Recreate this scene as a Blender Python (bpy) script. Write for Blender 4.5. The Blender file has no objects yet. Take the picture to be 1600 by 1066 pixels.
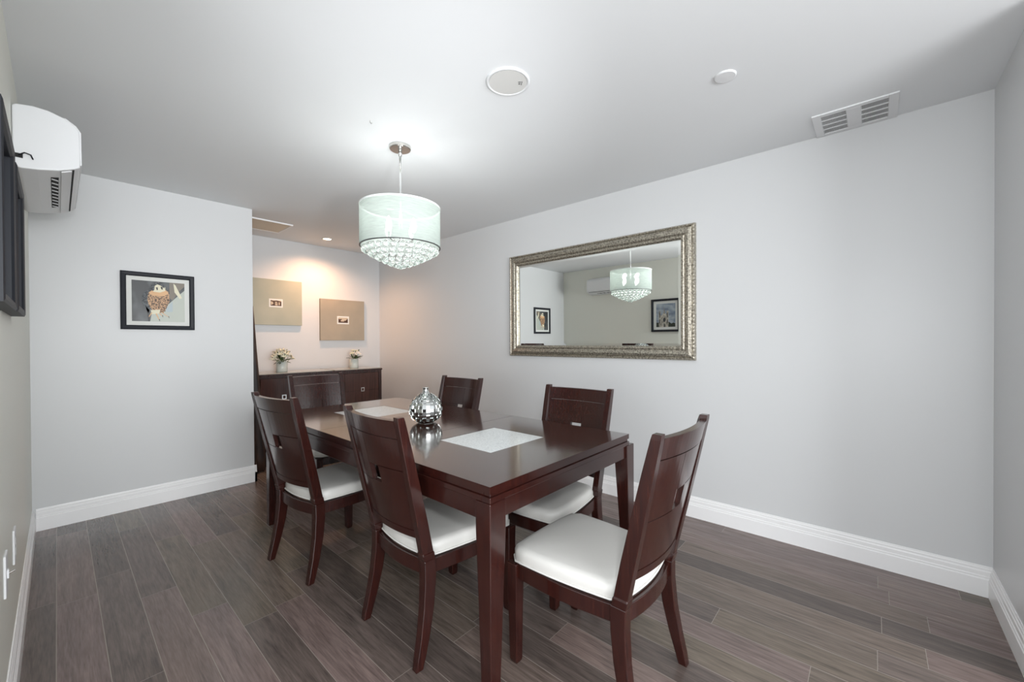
import bpy, bmesh, math, random
from mathutils import Vector, Matrix
R = math.radians
random.seed(7)
scene = bpy.context.scene
COL = scene.collection

# ------------------------------------------------------------------ camera
H = 2.44
XM, YF, YA, YN, XL = 2.986, 4.155, 5.126, -0.432, -0.119
CAMZ = 1.247
cd = bpy.data.cameras.new('camera'); cam = bpy.data.objects.new('camera', cd); COL.objects.link(cam)
fw = Vector((0.74662208, 0.66521244, -0.00691926)); rt = Vector((0.66519537, -0.74665351, -0.00486301)); up = Vector((0.00840122, 0.00097182, 0.99996424))
cam.matrix_world = Matrix(((rt.x, up.x, -fw.x, 0), (rt.y, up.y, -fw.y, 0), (rt.z, up.z, -fw.z, CAMZ), (0, 0, 0, 1)))
cd.sensor_width = 36; cd.lens = 633.49*36/1600; cd.shift_y = 4.99/1600; cd.clip_start = 0.02
scene.camera = cam

# ------------------------------------------------------------------ world, exposure, main lights
scene.view_settings.view_transform = 'Standard'; scene.view_settings.look = 'None'
scene.view_settings.gamma = 1; scene.view_settings.use_curve_mapping = False
scene.view_settings.exposure = 0.26
w = bpy.data.worlds.new('world'); scene.world = w; w.use_nodes = True
bg = w.node_tree.nodes['Background']; bg.inputs[0].default_value = (0.94, 0.97, 1.0, 1); bg.inputs[1].default_value = 1.6

def light(name, kind, loc, energy, color=(1, 1, 1), target=None, **kw):
    d = bpy.data.lights.new(name, kind); d.energy = energy; d.color = color
    for k, v in kw.items(): setattr(d, k, v)
    o = bpy.data.objects.new(name, d); COL.objects.link(o); o.location = loc
    if target is not None:
        o.rotation_euler = (Vector(target)-Vector(loc)).to_track_quat('-Z', 'Y').to_euler()
    return o
# daylight from the windows of the adjoining room behind the camera
light('window_daylight_back', 'AREA', (0.1, -3.2, 1.4), 145, (0.96, 0.98, 1.0), (0.9, 2.0, 1.3), shape='RECTANGLE', size=2.6, size_y=1.8)
# added side fill for the ceiling corner, then the photographer's flash above the camera
light('ceiling_fill_side', 'AREA', (-1.8, -0.1, 1.0), 20, (0.96, 0.98, 1.0), (2.5, 0.2, 2.44), shape='RECTANGLE', size=1.6, size_y=1.2)
light('camera_flash', 'AREA', (0.02, -0.15, 1.50), 12, (0.95, 0.98, 1.0), (1.9, 2.6, 1.5), shape='DISK', size=0.14)


# added fill spot with no real unit, brightens the far ceiling and wall
light('ceiling_fill_spot', 'SPOT', (0.42, -0.34, 1.28), 125, (0.97, 0.98, 1.0), (1.95, 3.6, 2.36), spot_size=R(62), spot_blend=1.0, shadow_soft_size=0.12)

# ------------------------------------------------------------------ material helpers
def nodes(m): return m.node_tree.nodes, m.node_tree.links
def mat(name, col, rough=0.5, metal=0.0, **kw):
    m = bpy.data.materials.new(name); m.use_nodes = True
    b = m.node_tree.nodes['Principled BSDF']
    b.inputs['Base Color'].default_value = (*col, 1); b.inputs['Roughness'].default_value = rough; b.inputs['Metallic'].default_value = metal
    for k, v in kw.items(): b.inputs[k].default_value = v
    return m
def bsdf(m): return m.node_tree.nodes['Principled BSDF']
def noise_bump(m, scale, strength, dist=0.002, stretch=(1, 1, 1), detail=3):
    N, L = nodes(m)
    tc = N.new('ShaderNodeTexCoord'); mp = N.new('ShaderNodeMapping'); mp.inputs['Scale'].default_value = stretch
    n = N.new('ShaderNodeTexNoise'); n.inputs['Scale'].default_value = scale; n.inputs['Detail'].default_value = detail
    bp = N.new('ShaderNodeBump'); bp.inputs['Strength'].default_value = strength; bp.inputs['Distance'].default_value = dist
    L.new(tc.outputs['Object'], mp.inputs[0]); L.new(mp.outputs[0], n.inputs['Vector']); L.new(n.outputs[0], bp.inputs['Height']); L.new(bp.outputs[0], bsdf(m).inputs['Normal'])
    return n
def colour_noise(m, c1, c2, scale, stretch=(1, 1, 1), detail=4, lo=0.35, hi=0.65):
    N, L = nodes(m)
    tc = N.new('ShaderNodeTexCoord'); mp = N.new('ShaderNodeMapping'); mp.inputs['Scale'].default_value = stretch
    n = N.new('ShaderNodeTexNoise'); n.inputs['Scale'].default_value = scale; n.inputs['Detail'].default_value = detail
    r = N.new('ShaderNodeValToRGB'); r.color_ramp.elements[0].position = lo; r.color_ramp.elements[1].position = hi
    r.color_ramp.elements[0].color = (*c1, 1); r.color_ramp.elements[1].color = (*c2, 1)
    L.new(tc.outputs['Object'], mp.inputs[0]); L.new(mp.outputs[0], n.inputs['Vector']); L.new(n.outputs[0], r.inputs[0]); L.new(r.outputs[0], bsdf(m).inputs['Base Color'])
    return r
def srgb(r, g, b):
    f = lambda c: (c/255/12.92) if c/255 <= 0.04045 else ((c/255+0.055)/1.055)**2.4
    return (f(r), f(g), f(b))

M = {}
M['wall'] = mat('satin grey wall paint', (0.655, 0.665, 0.67), 0.38); noise_bump(M['wall'], 260, 0.05, 0.001)
M['wall_left'] = mat('satin greige wall paint', (0.75, 0.755, 0.69), 0.45); noise_bump(M['wall_left'], 260, 0.05, 0.001)
M['ceiling'] = mat('flat ceiling paint', (0.79, 0.81, 0.822), 0.8); noise_bump(M['ceiling'], 200, 0.05, 0.001)
M['trim'] = mat('white gloss trim', (0.90, 0.90, 0.90), 0.28)
M['white_plastic'] = mat('white plastic', (0.74, 0.75, 0.76), 0.35)
M['grey_plastic'] = mat('pale grey plastic', (0.62, 0.63, 0.61), 0.45)
M['cream_panel'] = mat('cream panel paint', (0.70, 0.62, 0.50), 0.6)
M['black'] = mat('black satin', (0.010, 0.012, 0.018), 0.5, **{'Specular IOR Level': 0.3})
M['dark_hole'] = mat('dark interior', (0.01, 0.01, 0.01), 0.8)
M['mat_board'] = mat('mat board', (0.75, 0.76, 0.73), 0.9)
M['vase_chrome'] = mat('dark chrome', (0.60, 0.62, 0.61), 0.10, 1.0)
M['chrome'] = mat('chrome', (0.85, 0.86, 0.86), 0.07, 1.0)
M['nickel'] = mat('brushed nickel', (0.62, 0.60, 0.57), 0.22, 1.0)
M['mirror'] = mat('mirror glass', (0.96, 0.98, 0.955), 0.0, 1.0)
M['leather'] = mat('pale grey leatherette', (0.64, 0.63, 0.60), 0.42); noise_bump(M['leather'], 60, 0.12, 0.002)
M['piping'] = mat('grey piping', (0.66, 0.65, 0.62), 0.5)
M['under'] = mat('black seat underside', (0.02, 0.02, 0.02), 0.9)

def wood(name, c1, c2, rough, coat=0.6, axis=(1, 1, 0.06), scale=60):
    m = mat(name, c1, rough)
    colour_noise(m, c1, c2, scale, axis, 5, 0.3, 0.7)
    bsdf(m).inputs['Specular IOR Level'].default_value = 0.35; bsdf(m).inputs['Coat Weight'].default_value = coat; bsdf(m).inputs['Coat Roughness'].default_value = 0.12
    return m
M['wood'] = wood('espresso mahogany', (0.017, 0.0042, 0.0038), (0.036, 0.0088, 0.0060), 0.22, 0.35, scale=150)
M['wood_panel'] = wood('espresso mahogany veneer', (0.018, 0.0048, 0.0042), (0.037, 0.0098, 0.0066), 0.20, 0.35, scale=150)
M['wood_table'] = wood('espresso table top', (0.034, 0.014, 0.010), (0.058, 0.024, 0.017), 0.14, 1.0, (1, 0.05, 1), 70)
M['wood_side'] = wood('dark sideboard wood', (0.020, 0.008, 0.007), (0.045, 0.014, 0.012), 0.25, 0.6, (1, 1, 0.08), 50)
M['wood_side_door'] = wood('sideboard door veneer', (0.038, 0.013, 0.009), (0.070, 0.022, 0.015), 0.25, 0.6, (1, 1, 0.08), 50)

# silver ornate frame
m = mat('antique silver frame', (0.42, 0.39, 0.33), 0.34, 0.85); M['silver'] = m
colour_noise(m, (0.20, 0.18, 0.15), (0.58, 0.54, 0.45), 90, (1, 1, 1), 6, 0.35, 0.62)
noise_bump(m, 170, 0.55, 0.004, (1, 1, 1), 4)
M['silver_bead'] = mat('silver leaf beads', (0.36, 0.33, 0.27), 0.38, 0.9)

# crackle glass inset
m = mat('crackle glass', (0.74, 0.78, 0.77), 0.12); M['crackle'] = m
N, L = nodes(m)
tc = N.new('ShaderNodeTexCoord'); v = N.new('ShaderNodeTexVoronoi'); v.inputs['Scale'].default_value = 230; v.feature = 'F1'
r = N.new('ShaderNodeValToRGB'); r.color_ramp.elements[0].color = (0.56, 0.60, 0.61, 1); r.color_ramp.elements[1].color = (0.80, 0.84, 0.84, 1); r.color_ramp.elements[1].position = 0.55
L.new(tc.outputs['Object'], v.inputs['Vector']); L.new(v.outputs['Color'], r.inputs[0]); L.new(r.outputs[0], bsdf(m).inputs['Base Color'])

# clear glass
def glass(name, tint=(1, 1, 1), rough=0.0, ior=1.45, mix=0.0):
    m = mat(name, tint, rough); b = bsdf(m); b.inputs['Transmission Weight'].default_value = 1; b.inputs['IOR'].default_value = ior
    return m
M['glass'] = glass('clear glass', (0.93, 0.98, 0.94))
M['crystal'] = glass('crystal', (0.95, 1.0, 0.98), 0.02, 1.5)
b = bsdf(M['crystal']); b.inputs['Transmission Weight'].default_value = 0.92; b.inputs['Base Color'].default_value = (0.88, 0.93, 0.90, 1)
M['vase_glass'] = glass('frosted pale glass', (0.84, 0.88, 0.82), 0.25); bsdf(M['vase_glass']).inputs['Transmission Weight'].default_value = 0.35
M['water'] = glass('water', (0.75, 0.90, 0.60), 0.0, 1.33)

# sheer shade : translucent woven fabric
m = bpy.data.materials.new('sheer white fabric'); m.use_nodes = True; M['sheer'] = m
N, L = nodes(m); N.clear()
out = N.new('ShaderNodeOutputMaterial'); tr = N.new('ShaderNodeBsdfTransparent'); tl = N.new('ShaderNodeBsdfTranslucent'); df = N.new('ShaderNodeBsdfDiffuse')
tl.inputs[0].default_value = (0.205, 0.24, 0.22, 1); df.inputs[0].default_value = (0.60, 0.66, 0.625, 1)
a1 = N.new('ShaderNodeMixShader'); a1.inputs[0].default_value = 0.55
a2 = N.new('ShaderNodeMixShader')
tc = N.new('ShaderNodeTexCoord'); mp = N.new('ShaderNodeMapping'); mp.inputs['Scale'].default_value = (14, 14, 260)
nz = N.new('ShaderNodeTexNoise'); nz.inputs['Scale'].default_value = 1.4; nz.inputs['Detail'].default_value = 4
mr = N.new('ShaderNodeMapRange'); mr.inputs[1].default_value = 0.3; mr.inputs[2].default_value = 0.7; mr.inputs[3].default_value = 0.76; mr.inputs[4].default_value = 0.96
L.new(tc.outputs['Object'], mp.inputs[0]); L.new(mp.outputs[0], nz.inputs['Vector']); L.new(nz.outputs[0], mr.inputs[0]); L.new(mr.outputs[0], a2.inputs[0])
L.new(df.outputs[0], a1.inputs[1]); L.new(tl.outputs[0], a1.inputs[2]); L.new(tr.outputs[0], a2.inputs[1]); L.new(a1.outputs[0], a2.inputs[2]); L.new(a2.outputs[0], out.inputs[0])

def emit(name, col, s):
    m = mat(name, col, 0.4); bsdf(m).inputs['Emission Color'].default_value = (*col, 1); bsdf(m).inputs['Emission Strength'].default_value = s; return m
M['bulb'] = emit('lit bulb', (0.97, 1.0, 0.97), 13)
M['pot_lens'] = emit('lit warm lens', (1.0, 0.78, 0.52), 12)

# floor planks
m = mat('hardwood planks', (0.1, 0.07, 0.06), 0.3); M['floor'] = m
N, L = nodes(m); B = bsdf(m)
def mth(op, a, b=None, c=None):
    n = N.new('ShaderNodeMath'); n.operation = op
    for i, v in enumerate((a, b, c)):
        if v is None: continue
        if isinstance(v, (int, float)): n.inputs[i].default_value = v
        else: L.new(v, n.inputs[i])
    return n.outputs[0]
tc = N.new('ShaderNodeTexCoord'); sp = N.new('ShaderNodeSeparateXYZ'); L.new(tc.outputs['Object'], sp.inputs[0])
W, LEN = 0.137, 1.05
u = mth('DIVIDE', mth('ADD', sp.outputs[0], 0.012), W); iu = mth('FLOOR', u)
wn = N.new('ShaderNodeTexWhiteNoise'); wn.noise_dimensions = '1D'; L.new(iu, wn.inputs['W'])
vv = mth('ADD', mth('DIVIDE', sp.outputs[1], LEN), mth('MULTIPLY', wn.outputs['Value'], 7.3)); iv = mth('FLOOR', vv)
cv = N.new('ShaderNodeCombineXYZ'); L.new(iu, cv.inputs[0]); L.new(iv, cv.inputs[1])
wn2 = N.new('ShaderNodeTexWhiteNoise'); wn2.noise_dimensions = '3D'; L.new(cv.outputs[0], wn2.inputs['Vector'])
# grain
ofs = N.new('ShaderNodeCombineXYZ'); L.new(mth('MULTIPLY', wn2.outputs['Value'], 37.0), ofs.inputs[2])
gx = N.new('ShaderNodeCombineXYZ'); L.new(mth('MULTIPLY', sp.outputs[0], 34.0), gx.inputs[0]); L.new(mth('MULTIPLY', sp.outputs[1], 2.2), gx.inputs[1])
va = N.new('ShaderNodeVectorMath'); L.new(gx.outputs[0], va.inputs[0]); L.new(ofs.outputs[0], va.inputs[1])
g = N.new('ShaderNodeTexNoise'); g.inputs['Scale'].default_value = 1.0; g.inputs['Detail'].default_value = 6; g.inputs['Distortion'].default_value = 1.6; L.new(va.outputs[0], g.inputs['Vector'])
g2 = N.new('ShaderNodeTexNoise'); g2.inputs['Scale'].default_value = 6.0; g2.inputs['Detail'].default_value = 5; L.new(va.outputs[0], g2.inputs['Vector'])
rp = N.new('ShaderNodeValToRGB'); cr = rp.color_ramp
cr.elements[0].position = 0.0; cr.elements[0].color = (0.080, 0.065, 0.058, 1)
cr.elements[1].position = 1.0; cr.elements[1].color = (0.175, 0.132, 0.117, 1)
for pos, c in ((0.3, (0.118, 0.094, 0.085, 1)), (0.55, (0.125, 0.103, 0.081, 1)), (0.75, (0.150, 0.113, 0.106, 1))):
    e = cr.elements.new(pos); e.color = c
L.new(wn2.outputs['Value'], rp.inputs[0])
gm = mth('ADD', mth('MULTIPLY', g.outputs[0], 1.35), mth('MULTIPLY', g2.outputs[0], 1.0))
gm = mth('SUBTRACT', gm, 0.20)
mx = N.new('ShaderNodeVectorMath'); mx.operation = 'SCALE'; wrm = N.new('ShaderNodeVectorMath'); wrm.operation = 'MULTIPLY'; wrm.inputs[1].default_value = (1.10, 1.07, 1.05); L.new(rp.outputs[0], wrm.inputs[0]); L.new(wrm.outputs[0], mx.inputs[0]); L.new(gm, mx.inputs['Scale'])
# seams, their colour lightened to imitate reflections on the plank bevels
fu = mth('SUBTRACT', u, iu); fv = mth('SUBTRACT', vv, iv)
su = mth('LESS_THAN', mth('MINIMUM', fu, mth('SUBTRACT', 1.0, fu)), 0.0095)
sv = mth('LESS_THAN', mth('MINIMUM', fv, mth('SUBTRACT', 1.0, fv)), 0.0010)
sm = mth('MAXIMUM', su, sv)
mc = N.new('ShaderNodeMix'); mc.data_type = 'RGBA'; L.new(sm, mc.inputs[0]); L.new(mx.outputs[0], mc.inputs[6]); mc.inputs[7].default_value = (0.27, 0.23, 0.20, 1)
L.new(mc.outputs[2], B.inputs['Base Color'])
mrr = N.new('ShaderNodeMapRange'); L.new(g.outputs[0], mrr.inputs[0]); mrr.inputs[3].default_value = 0.19; mrr.inputs[4].default_value = 0.30; L.new(mrr.outputs[0], B.inputs['Roughness'])
bp = N.new('ShaderNodeBump'); bp.inputs['Strength'].default_value = 0.10; bp.inputs['Distance'].default_value = 0.002; L.new(g.outputs[0], bp.inputs['Height']); L.new(bp.outputs[0], B.inputs['Normal'])

# ------------------------------------------------------------------ mesh helpers
def obj(name, bm, m, parent=None, smooth=False, bevel=0, loc=None, segs=2):
    me = bpy.data.meshes.new(name); bmesh.ops.recalc_face_normals(bm, faces=bm.faces[:]); bm.to_mesh(me); bm.free()
    for x in (m if isinstance(m, (list, tuple)) else [m]): me.materials.append(x)
    if smooth:
        for p in me.polygons: p.use_smooth = True
    o = bpy.data.objects.new(name, me); COL.objects.link(o)
    if parent: o.parent = parent
    if loc: o.location = loc
    if bevel:
        md = o.modifiers.new('bevel', 'BEVEL'); md.width = bevel; md.segments = segs; md.limit_method = 'ANGLE'; md.angle_limit = R(40)
    return o
def thing(name, label, cat, loc=(0, 0, 0), rot=(0, 0, 0), group=None):
    o = bpy.data.objects.new(name, None); COL.objects.link(o); o.location = loc; o.rotation_euler = rot
    o.empty_display_size = 0.1
    o['label'] = label; o['category'] = cat
    if group: o['group'] = group
    return o
def tag(o, label, cat, group=None):
    o['label'] = label; o['category'] = cat
    if group: o['group'] = group
    return o
def struct(name, bm, m, label=None, **kw):
    o = obj(name, bm, m, **kw); o['kind'] = 'structure'
    if label: o['label'] = label
    return o
def box(bm, x0, x1, y0, y1, z0, z1, mi=0):
    vs = [bm.verts.new(p) for p in ((x0, y0, z0), (x1, y0, z0), (x1, y1, z0), (x0, y1, z0), (x0, y0, z1), (x1, y0, z1), (x1, y1, z1), (x0, y1, z1))]
    for f in ((3, 2, 1, 0), (4, 5, 6, 7), (0, 1, 5, 4), (1, 2, 6, 5), (2, 3, 7, 6), (3, 0, 4, 7)):
        bm.faces.new([vs[i] for i in f]).material_index = mi
def bx(*a): bm = bmesh.new(); box(bm, *a); return bm
def loft(bm, rings, cap=True, closed=True, mi=0):
    vr = [[bm.verts.new(p) for p in r] for r in rings]; n = len(rings[0])
    for a, b in zip(vr[:-1], vr[1:]):
        for i in range(n if closed else n-1):
            f = bm.faces.new((a[i], a[(i+1) % n], b[(i+1) % n], b[i])); f.material_index = mi
    if cap:
        bm.faces.new(vr[0][::-1]).material_index = mi; bm.faces.new(vr[-1]).material_index = mi
    return vr
def rect_xy(cx, cy, z, hx, hy): return [(cx-hx, cy-hy, z), (cx+hx, cy-hy, z), (cx+hx, cy+hy, z), (cx-hx, cy+hy, z)]
def lathe(bm, prof, n=32, cx=0, cy=0, mi=0, cap=True):
    rings = [[(cx+r*math.cos(2*math.pi*i/n), cy+r*math.sin(2*math.pi*i/n), z) for i in range(n)] for r, z in prof]
    return loft(bm, rings, cap=cap, mi=mi)
def tube(bm, pts, rad, n=8, cap=True):
    pts = [Vector(p) for p in pts]; rings = []
    for i, p in enumerate(pts):
        d = (pts[min(i+1, len(pts)-1)]-pts[max(i-1, 0)]).normalized()
        a = d.orthogonal().normalized() if i == 0 else (a-d*a.dot(d)).normalized()
        b = d.cross(a); rr = rad[i] if isinstance(rad, (list, tuple)) else rad
        rings.append([p+a*rr*math.cos(2*math.pi*k/n)+b*rr*math.sin(2*math.pi*k/n) for k in range(n)])
    loft(bm, rings, cap=cap)
def ball(bm, c, r, u=10, v=7, s=(1, 1, 1)):
    mt = Matrix.Translation(c) @ Matrix.Diagonal((*s, 1))
    bmesh.ops.create_uvsphere(bm, u_segments=u, v_segments=v, radius=r, matrix=mt)
def profile_run(bm, prof, a, b, n):
    """extrude a (depth, height) profile from a to b ; n = outward direction in xy"""
    a, b, n = Vector(a), Vector(b), Vector(n)
    rings = [[(q.x+n.x*d, q.y+n.y*d, z) for d, z in prof] for q in (a, b)]
    loft(bm, rings)

# ------------------------------------------------------------------ the room
struct('floor', bx(-3.2, 3.2, -3.6, 5.4, -0.05, 0.0), M['floor'], 'dark grey brown hardwood plank floor')
struct('ceiling', bx(-3.2, 3.2, -3.6, 5.4, H, H+0.05), M['ceiling'], 'plain pale grey painted ceiling')
struct('wall_right', bx(XM, XM+0.12, YN-0.12, YA+0.12, 0, H), M['wall'], 'long pale grey wall with the silver mirror')
struct('wall_far', bx(XL-0.12, 1.172, YF, YF+0.10, 0, H), M['wall'], 'short grey wall carrying the falcon picture')
struct('wall_left', bx(XL-0.12, XL, 1.35, YF, 0, H), M['wall_left'], 'greige wall under the air conditioner')
struct('wall_alcove', bx(0.3, XM, YA, YA+0.12, 0, H), M['wall'], 'recess wall behind the sideboard')
struct('wall_alcove_side', bx(0.3, 0.42, YF+0.10, YA, 0, H), M['wall'], 'hidden side wall of the recess')
struct('wall_near', bx(2.25, XM, YN-0.12, YN, 0, H), M['wall'], 'grey wall at the right edge beside the camera')

BP = [(0, 0), (0.017, 0), (0.017, 0.085), (0.014, 0.090), (0.014, 0.097), (0.011, 0.102), (0.011, 0.120), (0.008, 0.126), (0.008, 0.134), (0.005, 0.139), (0.004, 0.146), (0, 0.146)]
def baseboard(name, runs, label):
    bm = bmesh.new()
    for a, b, n in runs: profile_run(bm, BP, a, b, n)
    struct(name, bm, M['trim'], label)
baseboard('baseboard_right', [((XM, YN), (XM, YA), (-1, 0))], 'white moulded baseboard along the mirror wall')
baseboard('baseboard_far', [((XL+0.017, YF), (1.172+0.017, YF), (0, -1)), ((1.172, YF-0.017), (1.172, YF+0.1), (1, 0))], 'white moulded baseboard under the falcon picture')
baseboard('baseboard_left', [((XL, 1.35), (XL, YF), (1, 0))], 'white moulded baseboard along the left wall')
baseboard('baseboard_near', [((2.25, YN), (XM-0.017, YN), (0, 1))], 'white moulded baseboard at the right edge')
baseboard('baseboard_alcove', [((0.42, YA), (XM-0.017, YA), (0, -1))], 'white baseboard behind the sideboard')

# ------------------------------------------------------------------ dining table
T = thing('dining_table', 'long dark mahogany dining table with two square glass insets', 'table', (1.466, 2.027, 0))
def tb(name, m, *a, bevel=0.002, **k):
    x0, x1, y0, y1, z0, z1 = a
    return obj(name, bx(x0-1.466, x1-1.466, y0-2.027, y1-2.027, z0, z1), m, T, bevel=bevel, **k)
# top slabs with openings for glass : three boards (two halves + centre leaf)
def board(name, y0, y1, hole=None):
    bm = bmesh.new(); X0, X1 = 0.953, 1.979; z0, z1 = 0.738, 0.762
    if hole:
        hx0, hx1, hy0, hy1 = hole
        for q in ((X0, hx0, y0, y1), (hx1, X1, y0, y1), (hx0, hx1, y0, hy0), (hx0, hx1, hy1, y1)):
            box(bm, q[0]-1.466, q[1]-1.466, q[2]-2.027, q[3]-2.027, z0, z1)
        bmesh.ops.remove_doubles(bm, verts=bm.verts[:], dist=1e-5)
    else: box(bm, X0-1.466, X1-1.466, y0-2.027, y1-2.027, z0, z1)
    bm.normal_update()
    for f in bm.faces: f.material_index = 0 if abs(f.normal.z) > .9 else 1
    return obj(name, bm, [M['wood_table'], M['wood']], T)
b1 = board('top_board', 0.950, 1.7505, (1.252, 1.636, 1.243, 1.596))
b2 = board('top_board', 2.2815, 3.104, (1.268, 1.655, 2.400, 2.783))
b3 = board('center_leaf', 1.7530, 2.2790)
for (x0, x1, y0, y1) in ((1.252, 1.636, 1.243, 1.596), (1.268, 1.655, 2.400, 2.783)):
    tb('glass_inset', M['crackle'], x0+0.001, x1-0.001, y0+0.001, y1-0.001, 0.740, 0.7612, bevel=0)
bm = bmesh.new()
for q in ((0.958, 1.974, 0.955, 0.985), (0.958, 1.974, 3.069, 3.099), (0.958, 0.988, 0.985, 3.069), (1.944, 1.974, 0.985, 3.069)):
    box(bm, q[0]-1.466, q[1]-1.466, q[2]-2.027, q[3]-2.027, 0.725, 0.738)
for q in ((0.951, 1.979, 0.948, 0.990), (0.951, 1.979, 3.064, 3.106), (0.951, 0.993, 0.990, 3.064), (1.937, 1.979, 0.990, 3.064)):
    box(bm, q[0]-1.466, q[1]-1.466, q[2]-2.027, q[3]-2.027, 0.705, 0.725)
obj('edge_moulding', bm, M['wood'], T, bevel=0.002)
bm = bmesh.new()
for q in ((1.02, 1.95, 0.956, 0.976), (1.02, 1.95, 3.078, 3.098), (0.956, 0.976, 1.01, 3.04), (1.955, 1.975, 1.01, 3.04)):
    box(bm, q[0]-1.466, q[1]-1.466, q[2]-2.027, q[3]-2.027, 0.640, 0.705)
obj('apron', bm, M['wood'], T, bevel=0.002)
for ix, iy in ((0, 0), (1, 0), (0, 1), (1, 1)):
    bm = bmesh.new(); rings = []
    for z, wx, wy in ((0.0, 0.046, 0.044), (0.10, 0.050, 0.048), (0.35, 0.064, 0.058), (0.60, 0.078, 0.070), (0.7045, 0.080, 0.072)):
        x0 = (0.948 if ix == 0 else 2.028-wx); y0 = (0.946 if iy == 0 else 3.108-wy)
        rings.append([(x0-1.466, y0-2.027, z), (x0+wx-1.466, y0-2.027, z), (x0+wx-1.466, y0+wy-2.027, z), (x0-1.466, y0+wy-2.027, z)])
    loft(bm, rings); obj('leg', bm, M['wood'], T, bevel=0.003)

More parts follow.
